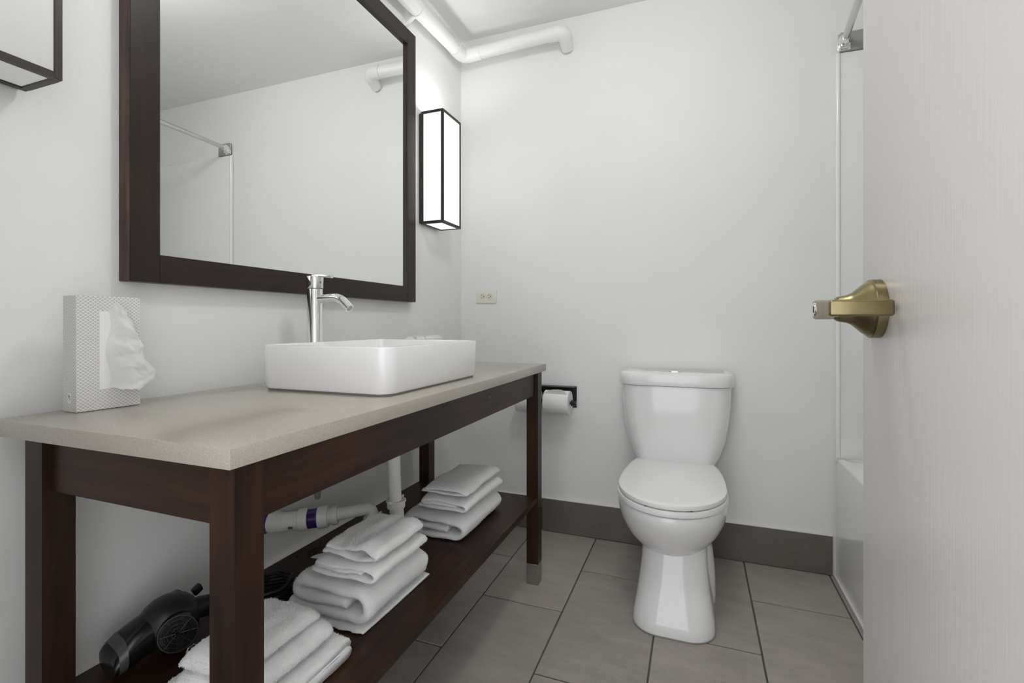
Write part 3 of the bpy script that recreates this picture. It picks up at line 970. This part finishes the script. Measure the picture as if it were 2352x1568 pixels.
def seat_outline(s, z, yb=-0.125):
    """D outline: straight hinge edge at the back, widest in the middle"""
    P = []
    hwid, wide, yfr = 0.188 * s, -0.44, -0.44 - 0.238 * s
    hb = 0.138 * s
    n = 14
    for k in range(n + 1):             # right side from hinge to widest
        u = k / n
        P.append((hb + (hwid - hb) * math.sin(u * math.pi / 2) ** 0.85, yb + (wide - yb) * (1 - math.cos(u * math.pi / 2)) ** 0.9))
    m = 34
    for k in range(1, m):
        a = math.pi * k / m
        P.append((hwid * math.copysign(abs(math.cos(a)) ** 0.95, math.cos(a)), wide + (yfr - wide) * math.sin(a)))
    for k in range(n, -1, -1):
        u = k / n
        P.append((-(hb + (hwid - hb) * math.sin(u * math.pi / 2) ** 0.85), yb + (wide - yb) * (1 - math.cos(u * math.pi / 2)) ** 0.9))
    return [Vector((TX + x, y, z)) for x, y in P]
bm = new_bm(); loft(bm, [seat_outline(s, z) for s, z in ((0.99, 0.4), (1.015, 0.402), (1.018, 0.412), (1.01, 0.4185), (0.98, 0.4195))]); obj('seat_ring', bm, 'seat_plastic', to)
bm = new_bm(); loft(bm, [seat_outline(s, z) for s, z in ((0.975, 0.4225), (0.992, 0.424), (0.997, 0.430), (0.99, 0.437), (0.965, 0.4405), (0.90, 0.4415))]); sl = obj('seat_lid', bm, 'seat_plastic', to)
bm = new_bm(); box(bm, (TX - 0.075, -0.655, 0.4192), (TX + 0.075, -0.64, 0.4227), 0.001, 1); obj('lid_bumper', bm, 'slot', sl)
for s in (-1, 1):
    bm = new_bm(); box(bm, (TX + s * 0.085 - 0.022, -0.130, 0.4), (TX + s * 0.085 + 0.022, -0.105, 0.425), 0.006, 3); obj('hinge', bm, 'seat_plastic', to)
    bm = new_bm(); lathe(bm, (TX + 0.012 + s * 0.112, -0.30, 0.0), (0, 0, 1), [(0, 0.016), (0.012, 0.015), (0.02, 0.008), (0.021, 0)], 16); obj('bolt_cap', bm, 'seat_plastic', to)

# ------------------------------------------------------------------ tissue box
TB = (0.064, -1.757, 0.857)
RZ = math.radians(-4)
tb = thing('tissue_box', TB, 'patterned grey tissue box standing upright on the worktop', 'tissue box')
tb.rotation_euler = (0, 0, RZ)
BD, BWd, BH = 0.046, 0.105, 0.214
def loc_obj(name, bm, mat, parent, **k):
    o = obj(name, bm, mat, None, **k)
    o.parent = parent
    return o
bm = new_bm()
OY0, OY1, OZ0, OZ1 = 0.036, 0.083, 0.038, 0.186
box(bm, (0, 0, 0.0004), (BD - 0.0012, BWd, BH), 0.0006, 1)
loc_obj('carton', bm, 'box', tb)
bm = new_bm()
for lo, hi in (((BD - 0.0011, 0.0004, 0.001), (BD, OY0, BH - 0.0004)), ((BD - 0.0011, OY1, 0.001), (BD, BWd - 0.0004, BH - 0.0004)), ((BD - 0.0011, OY0, 0.001), (BD, OY1, OZ0)), ((BD - 0.0011, OY0, OZ1), (BD, OY1, BH - 0.0004))):
    box(bm, lo, hi)
loc_obj('front_panel', bm, 'box', tb)
bm = new_bm(); box(bm, (BD - 0.0012, OY0 + 0.0003, OZ0 + 0.0003), (BD - 0.0006, OY1 - 0.0003, OZ1 - 0.0003)); loc_obj('opening_film', bm, 'paper', tb)
bm = new_bm()
P = rrect(0.0235, 0.026, 0.0055, 0.0095, 0.005, 5)
loft(bm, [[Vector((x, y, z)) for x, z in P] for y in (-0.0001, -0.0005)])
mk = loc_obj('round_mark', bm, 'paper', tb)
bm = new_bm()
for (x, z, w, h) in ((0.0215, 0.028, 0.0007, 0.007), (0.0238, 0.030, 0.0006, 0.004), (0.0255, 0.026, 0.0007, 0.008), (0.0235, 0.021, 0.002, 0.0006), (0.0235, 0.0335, 0.002, 0.0006)):
    box(bm, (x - w / 2, -0.0008, z - h / 2), (x + w / 2, -0.0004, z + h / 2))
loc_obj('print', bm, 'slot', mk)
# the tissue itself: a crumpled sheet pulled from the slot and fanning out
bm = new_bm()
NV, NU = 44, 26
G = []
outl = [(0.0, 0.060), (0.06, 0.070), (0.15, 0.078), (0.30, 0.088), (0.45, 0.097), (0.56, 0.096), (0.66, 0.103), (0.78, 0.118), (0.86, 0.120), (0.94, 0.112), (1.0, 0.088)]
def interp(t):
    for (a, va), (b, vb) in zip(outl[:-1], outl[1:]):
        if t <= b:
            return va + (vb - va) * (t - a) / (b - a)
    return outl[-1][1]
for i in range(NV + 1):
    t = i / NV
    row = []
    z = 0.186 - 0.146 * t
    y_in = 0.049 + 0.004 * math.sin(t * 9)
    reach = max(interp(t) - y_in, 0.005)
    for j in range(NU + 1):
        u = j / NU
        y = y_in + reach * u
        x = BD + 0.001 + 0.034 * math.sin(u * 2.2) * (0.5 + 0.6 * t)
        zz = z + 0.016 * (1 - t) * math.sin(u * 2.6) - 0.006 * u * t
        nz = noise.noise(Vector((u * 2.2, t * 9.0, 3.1)))
        nf = noise.noise(Vector((u * 6.0, t * 26.0, 8.7)))
        x += (0.009 * nz + 0.004 * nf) * min(1, u * 3 + 0.1)
        zz += 0.003 * noise.noise(Vector((u * 5, t * 7, 1.0)))
        x = max(x, BD + 0.0008)
        row.append(Vector((x, y, zz)))
    G.append(row)
loft(bm, G, False, False, closed=False)
loc_obj('tissue', bm, 'tissue', tb, angle=60)

# toiletry packets behind the sink
for (y0, y1, h, tl, lb) in ((-0.668, -0.625, 0.110, 0.0, 'small white wrapped packet behind the sink nearest the faucet'),
                            (-0.600, -0.535, 0.110, 0.01, 'middle small white wrapped packet behind the sink'),
                            (-0.528, -0.400, 0.109, 0.03, 'widest small white wrapped packet behind the sink nearest the corner')):
    p = thing('toiletry_packet', (0.10, (y0 + y1) / 2, 0.857), lb, 'packet', 'toiletry packets behind the sink')
    bm = new_bm()
    box(bm, (0.088, y0, 0.8574), (0.110, y1, 0.857 + h - 0.006), 0.005, 3)
    obj('pouch', bm, 'packet', p)
    bm = new_bm()
    loft(bm, [[Vector((0.0975, y0 + 0.003, 0.857 + h - 0.007)), Vector((0.1005, y0 + 0.003, 0.857 + h - 0.007)), Vector((0.1005, y1 - 0.003, 0.857 + h - 0.007)), Vector((0.0975, y1 - 0.003, 0.857 + h - 0.007))],
              [Vector((0.0985, y0 + 0.001, 0.857 + h)), Vector((0.0997, y0 + 0.001, 0.857 + h)), Vector((0.0997, y1 - 0.001, 0.857 + h + tl * 0.15)), Vector((0.0985, y1 - 0.001, 0.857 + h + tl * 0.15))]])
    obj('crimped_seal', bm, 'packet', p)

# ------------------------------------------------------------------ towels
def spiral_path(x0, x1, z0, H, t, turns, flip=False):
    """flattened spiral, outside to inside; starts along the bottom"""
    pts = []
    c = z0 + H / 2
    h = H / 2 - t / 2
    a, b = x0 + H / 2, x1 - H / 2
    a = min(a, b)
    pts.append((x1 - t * 0.6, c - h))
    pts.append(((x1 + a) / 2, c - h))
    side = -1
    k = 0
    while k < turns and h > t * 0.55:
        ex = a if side < 0 else b
        h2 = h - t * 0.56
        for i in range(13):
            u = i / 12
            ang = math.pi * u
            hh = h + (h2 - h) * u
            if side < 0:
                pts.append((ex - math.sin(ang) * hh, c - math.cos(ang) * hh))
            else:
                pts.append((ex + math.sin(ang) * hh, c + math.cos(ang) * hh))
        # straight run to the other side
        nx = b if side < 0 else a
        zz = pts[-1][1]
        for i in range(1, 6):
            pts.append((ex + (nx - ex) * i / 6, zz))
        h = h2
        side = -side
        k += 1
    if flip:
        pts = [(x0 + x1 - x, z) for x, z in pts]
    return pts

def zig_path(x0, x1, z0, H, layers, first_right=True):
    t = H / layers
    r = t / 2
    pts = []
    z = z0 + r
    right = first_right
    for k in range(layers):
        a, b = (x0 + r, x1 - r) if right else (x1 - r, x0 + r)
        for i in range(7):
            pts.append((a + (b - a) * i / 6, z))
        if k < layers - 1:
            for i in range(1, 10):
                ang = math.pi * i / 10
                s = 1 if right else -1
                pts.append((b + s * math.sin(ang) * r, z + r - math.cos(ang) * r))
        z += t
        right = not right
    return pts, t

def towel(name, path, t, y0, y1, label, seed, wob=0.0045, droop=0.006, ridge=0.0, slope=0.0, dip=0.0, pile=9000, zmin=None, zmax=None, cat='towel', skew=0.0):
    rnd = random.Random(seed)
    P = [Vector((x, 0, z)) for x, z in path]
    # resample evenly
    seglen = [(P[i + 1] - P[i]).length for i in range(len(P) - 1)]
    tot = sum(seglen)
    N = max(40, int(tot / 0.006))
    Q = []
    i, acc = 0, 0.0
    for k in range(N + 1):
        s = tot * k / N
        while i < len(seglen) - 1 and acc + seglen[i] < s:
            acc += seglen[i]
            i += 1
        u = (s - acc) / max(seglen[i], 1e-9)
        Q.append(P[i].lerp(P[i + 1], min(1, u)))
    for _ in range(2):
        Q = [Q[0]] + [(Q[k - 1] + Q[k] * 2 + Q[k + 1]) / 4 for k in range(1, len(Q) - 1)] + [Q[-1]]
    nrm = []
    for k in range(len(Q)):
        d = (Q[min(k + 1, N)] - Q[max(k - 1, 0)]).normalized()
        nrm.append(Vector((-d.z, 0, d.x)))
    M_ = 34
    bm = new_bm()
    ht = t * 0.46
    zlo, zhi = min(q.z for q in Q), max(q.z for q in Q)
    xlo, xhi = min(q.x for q in Q), max(q.x for q in Q)
    xc, xh = (xlo + xhi) / 2, (xhi - xlo) / 2
    def pos(k, f, side):
        """k along path, f across 0..1, side -1..1 through thickness"""
        q = Q[k]
        s = k / N
        ye0 = y0 + 0.006 * noise.noise(Vector((s * 7, seed, 0.3))) - 0.004 * (1 - side * side)
        ye1 = y1 + 0.006 * noise.noise(Vector((s * 7, seed, 5.3))) + 0.004 * (1 - side * side)
        y = ye0 + (ye1 - ye0) * f
        edge = min(f, 1 - f)
        th = ht * side * (1 - 0.35 * max(0, 1 - edge / 0.05) ** 2)
        p = q + nrm[k] * th
        w = noise.noise(Vector((q.x * 16 + seed, f * 2.6, q.z * 30)))
        w2 = noise.noise(Vector((q.x * 45 + seed, f * 9, q.z * 50 + 9)))
        z = p.z + (w * wob + w2 * wob * 0.3)
        rel = max(0.0, min(1.0, (q.z - zlo) / max(zhi - zlo, 1e-4)))
        z -= droop * rel * (max(0.0, 1 - edge / 0.16) ** 2 + 0.8 * (abs(q.x - xc) / xh) ** 4)
        z += ridge * rel * math.sin(q.x * 130 + seed + 1.2 * math.sin(f * 3 + seed))
        z += slope * (f - 0.5)
        z -= dip * math.sin(math.pi * f) * (1 if q.z > 0 else 0)
        x = p.x + 0.5 * wob * noise.noise(Vector((q.z * 60 + seed, f * 4, 2.2))) + skew * (f - 0.5)
        if zmin is not None:
            z = max(z, zmin)
        if zmax is not None:
            z = min(z, zmax)
        return Vector((x, y, z))
    rows_t = [[bm.verts.new(pos(k, j / M_, 1)) for j in range(M_ + 1)] for k in range(N + 1)]
    rows_b = [[bm.verts.new(pos(k, j / M_, -1)) for j in range(M_ + 1)] for k in range(N + 1)]
    for k in range(N):
        for j in range(M_):
            bm.faces.new((rows_t[k][j], rows_t[k + 1][j], rows_t[k + 1][j + 1], rows_t[k][j + 1]))
            bm.faces.new((rows_b[k][j], rows_b[k][j + 1], rows_b[k + 1][j + 1], rows_b[k + 1][j]))
    # rounded selvedges
    for j, f in ((0, 0.0), (M_, 1.0)):
        mid = [bm.verts.new(pos(k, f, 0) ) for k in range(N + 1)]
        for k in range(N):
            bm.faces.new((rows_t[k][j], mid[k], mid[k + 1], rows_t[k + 1][j]))
            bm.faces.new((mid[k], rows_b[k][j], rows_b[k + 1][j], mid[k + 1]))
        if j == 0:
            m0 = mid
        else:
            m1 = mid
    for k in (0, N):
        loop = [rows_t[k][j] for j in range(M_ + 1)] + [(m1[k])] + [rows_b[k][j] for j in range(M_, -1, -1)] + [m0[k]]
        bm.faces.new(loop)
    bm.normal_update()
    # terry pile: short loose loops standing off the surface
    spikes = []
    fs = [f for f in bm.faces if len(f.verts) == 4]
    areas = [f.calc_area() for f in fs]
    bmesh.ops.recalc_face_normals(bm, faces=bm.faces)
    picks = rnd.choices(fs, areas, k=pile)
    pb = new_bm()
    for f in picks:
        a, b, c, d = [v.co for v in f.verts]
        u, v = rnd.random(), rnd.random()
        p = (a.lerp(b, u)).lerp(d.lerp(c, u), v)
        nn = f.normal + Vector((rnd.uniform(-.8, .8), rnd.uniform(-.8, .8), rnd.uniform(-.8, .8)))
        nn.normalize()
        e = frame_for(nn)[0] * 0.00055
        L = rnd.uniform(0.0014, 0.0036)
        tip = p + nn * L
        if zmin is not None:
            tip.z = max(tip.z, zmin)
        pb.faces.new([pb.verts.new(p - e), pb.verts.new(p + e), pb.verts.new(tip)])
    o = obj(name, bm, 'terry', None, angle=180)
    tag(o, label, cat)
    pm = bpy.data.meshes.new('terry_pile')
    pb.to_mesh(pm)
    pb.free()
    pm.materials.append(M['terry'])
    po = bpy.data.objects.new('terry_pile', pm)
    COL.objects.link(po)
    po.parent = o
    po['kind'] = 'stuff'
    return o

ZM = SZ + 0.0006
def loop_path(x0, x1, z0, H, t, lip=0.0):
    """cloth folded once: open loop at +x, free ends at -x"""
    r = (H - t) / 2
    zb, zt = z0 + t / 2, z0 + H - t / 2
    pts = [(x0 + (x1 - r - x0) * i / 8, zb + 0.002 * math.sin(i * 0.9)) for i in range(9)]
    pts += [(x1 - r + r * math.sin(math.pi * i / 12), zb + r - r * math.cos(math.pi * i / 12)) for i in range(1, 13)]
    n = 9
    for i in range(1, n + 1):
        u = i / n
        pts.append((x1 - r + (x0 + 0.012 - x1 + r) * u, zt - (zt - zb - t * 1.25) * (math.sin(u * math.pi / 2) ** 2) * (1 - lip * u) ))
    return pts
GR = 'folded white towels on the vanity shelf'
# far pile
towel('bath_towel', spiral_path(0.256, 0.508, SZ + 0.001, 0.088, 0.021, 5, True), 0.021, -0.965, -0.665, 'thick folded white bath towel at the bottom of the farthest pile', 1, zmin=ZM, zmax=0.4370, pile=14000)['group'] = GR
p, t = spiral_path(0.330, 0.517, 0.4375, 0.049, 0.0135, 4, True), 0.0135
towel('hand_towel', p, t, -0.968, -0.690, 'folded white hand towel in the middle of the farthest pile', 2, zmin=0.4375, zmax=0.4883, pile=10000)['group'] = GR
p, t = loop_path(0.352, 0.508, 0.489, 0.032, 0.010, 0.2), 0.010
towel('washcloth', p, t, -0.970, -0.705, 'folded white washcloth on top of the farthest pile', 3, zmin=0.4890, wob=0.006, droop=0.009, pile=9000)['group'] = GR
# middle pile
p, t = zig_path(0.320, 0.494, SZ + 0.001, 0.007, 1, True)
towel('bath_mat', p, 0.006, -1.436, -1.168, 'thin white terry sheet lying under the middle towel pile', 4, wob=0.0012, droop=0, zmin=ZM, zmax=0.3540, pile=4000, skew=0.006, cat='bath mat')['group'] = GR
towel('bath_towel', spiral_path(0.256, 0.508, SZ + 0.0095, 0.098, 0.025, 5, True), 0.025, -1.425, -1.180, 'thick folded white bath towel at the bottom of the middle pile', 5, zmin=0.3546, zmax=0.4538, wob=0.006, pile=20000)['group'] = GR
p, t = spiral_path(0.336, 0.523, 0.4545, 0.045, 0.0125, 4, True), 0.0125
towel('hand_towel', p, t, -1.430, -1.215, 'folded white hand towel in the middle of the middle pile', 6, zmin=0.4545, zmax=0.5003, wob=0.005, pile=16000)['group'] = GR
p, t = loop_path(0.372, 0.518, 0.501, 0.036, 0.011, 0.25), 0.011
towel('washcloth', p, t, -1.428, -1.245, 'fluffy folded white washcloth on top of the middle pile', 7, zmin=0.5010, wob=0.006, droop=0.006, ridge=0.0022, pile=16000)['group'] = GR
# near pile
p, t = zig_path(0.290, 0.520, SZ + 0.001, 0.052, 2, False)
towel('bath_towel', p, t, -1.742, -1.500, 'thick folded white bath towel at the bottom of the nearest pile', 8, zmin=ZM, zmax=0.4012, pile=24000)['group'] = GR
p, t = zig_path(0.335, 0.488, 0.402, 0.040, 2, True)
towel('hand_towel', p, t, -1.742, -1.535, 'folded white hand towel in the middle of the nearest pile', 9, zmin=0.4020, zmax=0.4462, droop=0.008, pile=18000)['group'] = GR
p, t = zig_path(0.348, 0.476, 0.447, 0.030, 2, True)
towel('washcloth', p, t, -1.742, -1.555, 'folded white washcloth on top of the nearest pile', 10, zmin=0.4470, ridge=0.0015, droop=0.010, pile=18000)['group'] = GR

# ------------------------------------------------------------------ hair dryer
hd = thing('hair_dryer', (0.13, -1.63, SZ), 'black hair dryer lying on the vanity shelf behind the front leg', 'hair dryer')
bm = new_bm()
# barrel: rounded dome
ax = Vector((0.25, 1, 0.0)).normalized()
c0 = Vector((0.118, -1.652, SZ + 0.0535))
pr = [(-0.004, 0.030), (0.0, 0.033), (0.012, 0.043), (0.028, 0.0505), (0.046, 0.053), (0.064, 0.051), (0.080, 0.044), (0.092, 0.032), (0.098, 0.018), (0.100, 0.0)]
lathe(bm, c0, ax, pr, 36)
obj('barrel', bm, 'black_satin', hd)
bm = new_bm()
def nring(s, w, h, z, n=24):
    c = c0 + ax * s
    side = Vector((ax.y, -ax.x, 0))
    return [c + side * x + Vector((0, 0, zz + z)) for x, zz in rrect(0, 0, w, h, min(w, h) * 0.95, 6)]
loft(bm, [nring(0.010, 0.040, 0.038, -0.004), nring(-0.006, 0.0400, 0.037, -0.008), nring(-0.022, 0.042, 0.034, -0.014), nring(-0.040, 0.044, 0.028, -0.021), nring(-0.054, 0.044, 0.021, -0.029), nring(-0.058, 0.042, 0.018, -0.0325)])
nz = obj('nozzle', bm, 'black_plastic', hd)
bm = new_bm()
loft(bm, [nring(-0.036, 0.0448, 0.0302, -0.019), nring(-0.050, 0.0450, 0.0240, -0.0262)])
obj('painted_reflection', bm, 'nozzle_sheen', nz)  # lighter band paints a reflection onto the black nozzle
# intake grille facing the room
gd = Vector((0.80, -0.55, 0.15)).normalized()
gc = Vector((0.186, -1.628, SZ + 0.052))
bm = new_bm(); lathe(bm, gc - gd * 0.03, gd, [(0, 0.034), (0.02, 0.036), (0.030, 0.0345), (0.030, 0.0)], 36); obj('intake_housing', bm, 'black_plastic', hd)
bm = new_bm(); lathe(bm, gc, gd, [(0, 0.0345), (0.003, 0.0345), (0.003, 0.0325), (0, 0.0325)], 40); gr = obj('grille_ring', bm, 'black_satin', hd)
e1, e2 = frame_for(gd)
bm = new_bm()
for k in range(8):
    a = math.pi * 2 * k / 8
    dv = e1 * math.cos(a) + e2 * math.sin(a)
    tube(bm, [gc + gd * 0.001 + dv * 0.004, gc + gd * 0.001 + dv * 0.032], 0.0009, 6)
for rr in (0.010, 0.018, 0.026):
    tube(bm, [gc + gd * 0.001 + (e1 * math.cos(2 * math.pi * k / 28) + e2 * math.sin(2 * math.pi * k / 28)) * rr for k in range(29)], 0.0007, 6)
obj('grille_bars', bm, 'black_satin', gr)
# handle folded along the wall side
bm = new_bm()
hp = [(0.150, -1.600, SZ + 0.062), (0.150, -1.560, SZ + 0.060), (0.155, -1.51, SZ + 0.045), (0.16, -1.46, SZ + 0.034)]
tube(bm, arc_pts(hp, 0.05, 6), 0.0215, 20)
hn = obj('handle', bm, 'black_satin', hd)
bm = new_bm(); box(bm, (0.112, -1.548, SZ + 0.072), (0.124, -1.528, SZ + 0.090), 0.003, 2, Matrix.Rotation(0.4, 3, 'X')); obj('switch', bm, 'black_plastic', hn)
bm = new_bm(); box(bm, (0.10, -1.585, SZ + 0.083), (0.118, -1.570, SZ + 0.096), 0.003, 2); obj('switch', bm, 'black_plastic', hd)
bm = new_bm()
tube(bm, [Vector((0.205, -1.613, SZ + 0.012)) + Vector((0.0, 0.011 * math.cos(a), 0.011 * math.sin(a))) for a in [2 * math.pi * k / 20 for k in range(21)]], 0.0016, 8)
obj('hanging_loop', bm, 'chrome', hd)
# coiled cord
bm = new_bm()
pts = []
for k in range(200):
    a = 2 * math.pi * k / 24
    lay = k / 200
    rx, ry = 0.052 + 0.006 * math.sin(k * 0.7), 0.060 + 0.005 * math.cos(k * 0.9)
    pts.append((0.175 + rx * math.cos(a), -1.400 + ry * math.sin(a), SZ + 0.0048 + 0.034 * lay + 0.002 * math.sin(k * 1.3)))
tube(bm, pts, 0.0042, 8)
obj('coiled_cord', bm, 'black_cord', hd)
bm = new_bm()
tube(bm, arc_pts([(0.16, -1.465, SZ + 0.034), (0.165, -1.45, SZ + 0.02), (0.20, -1.44, SZ + 0.006), (0.227, -1.400, SZ + 0.006)], 0.02, 6), 0.0042, 8)
obj('cord', bm, 'black_cord', hd)

bpy.context.view_layer.update()
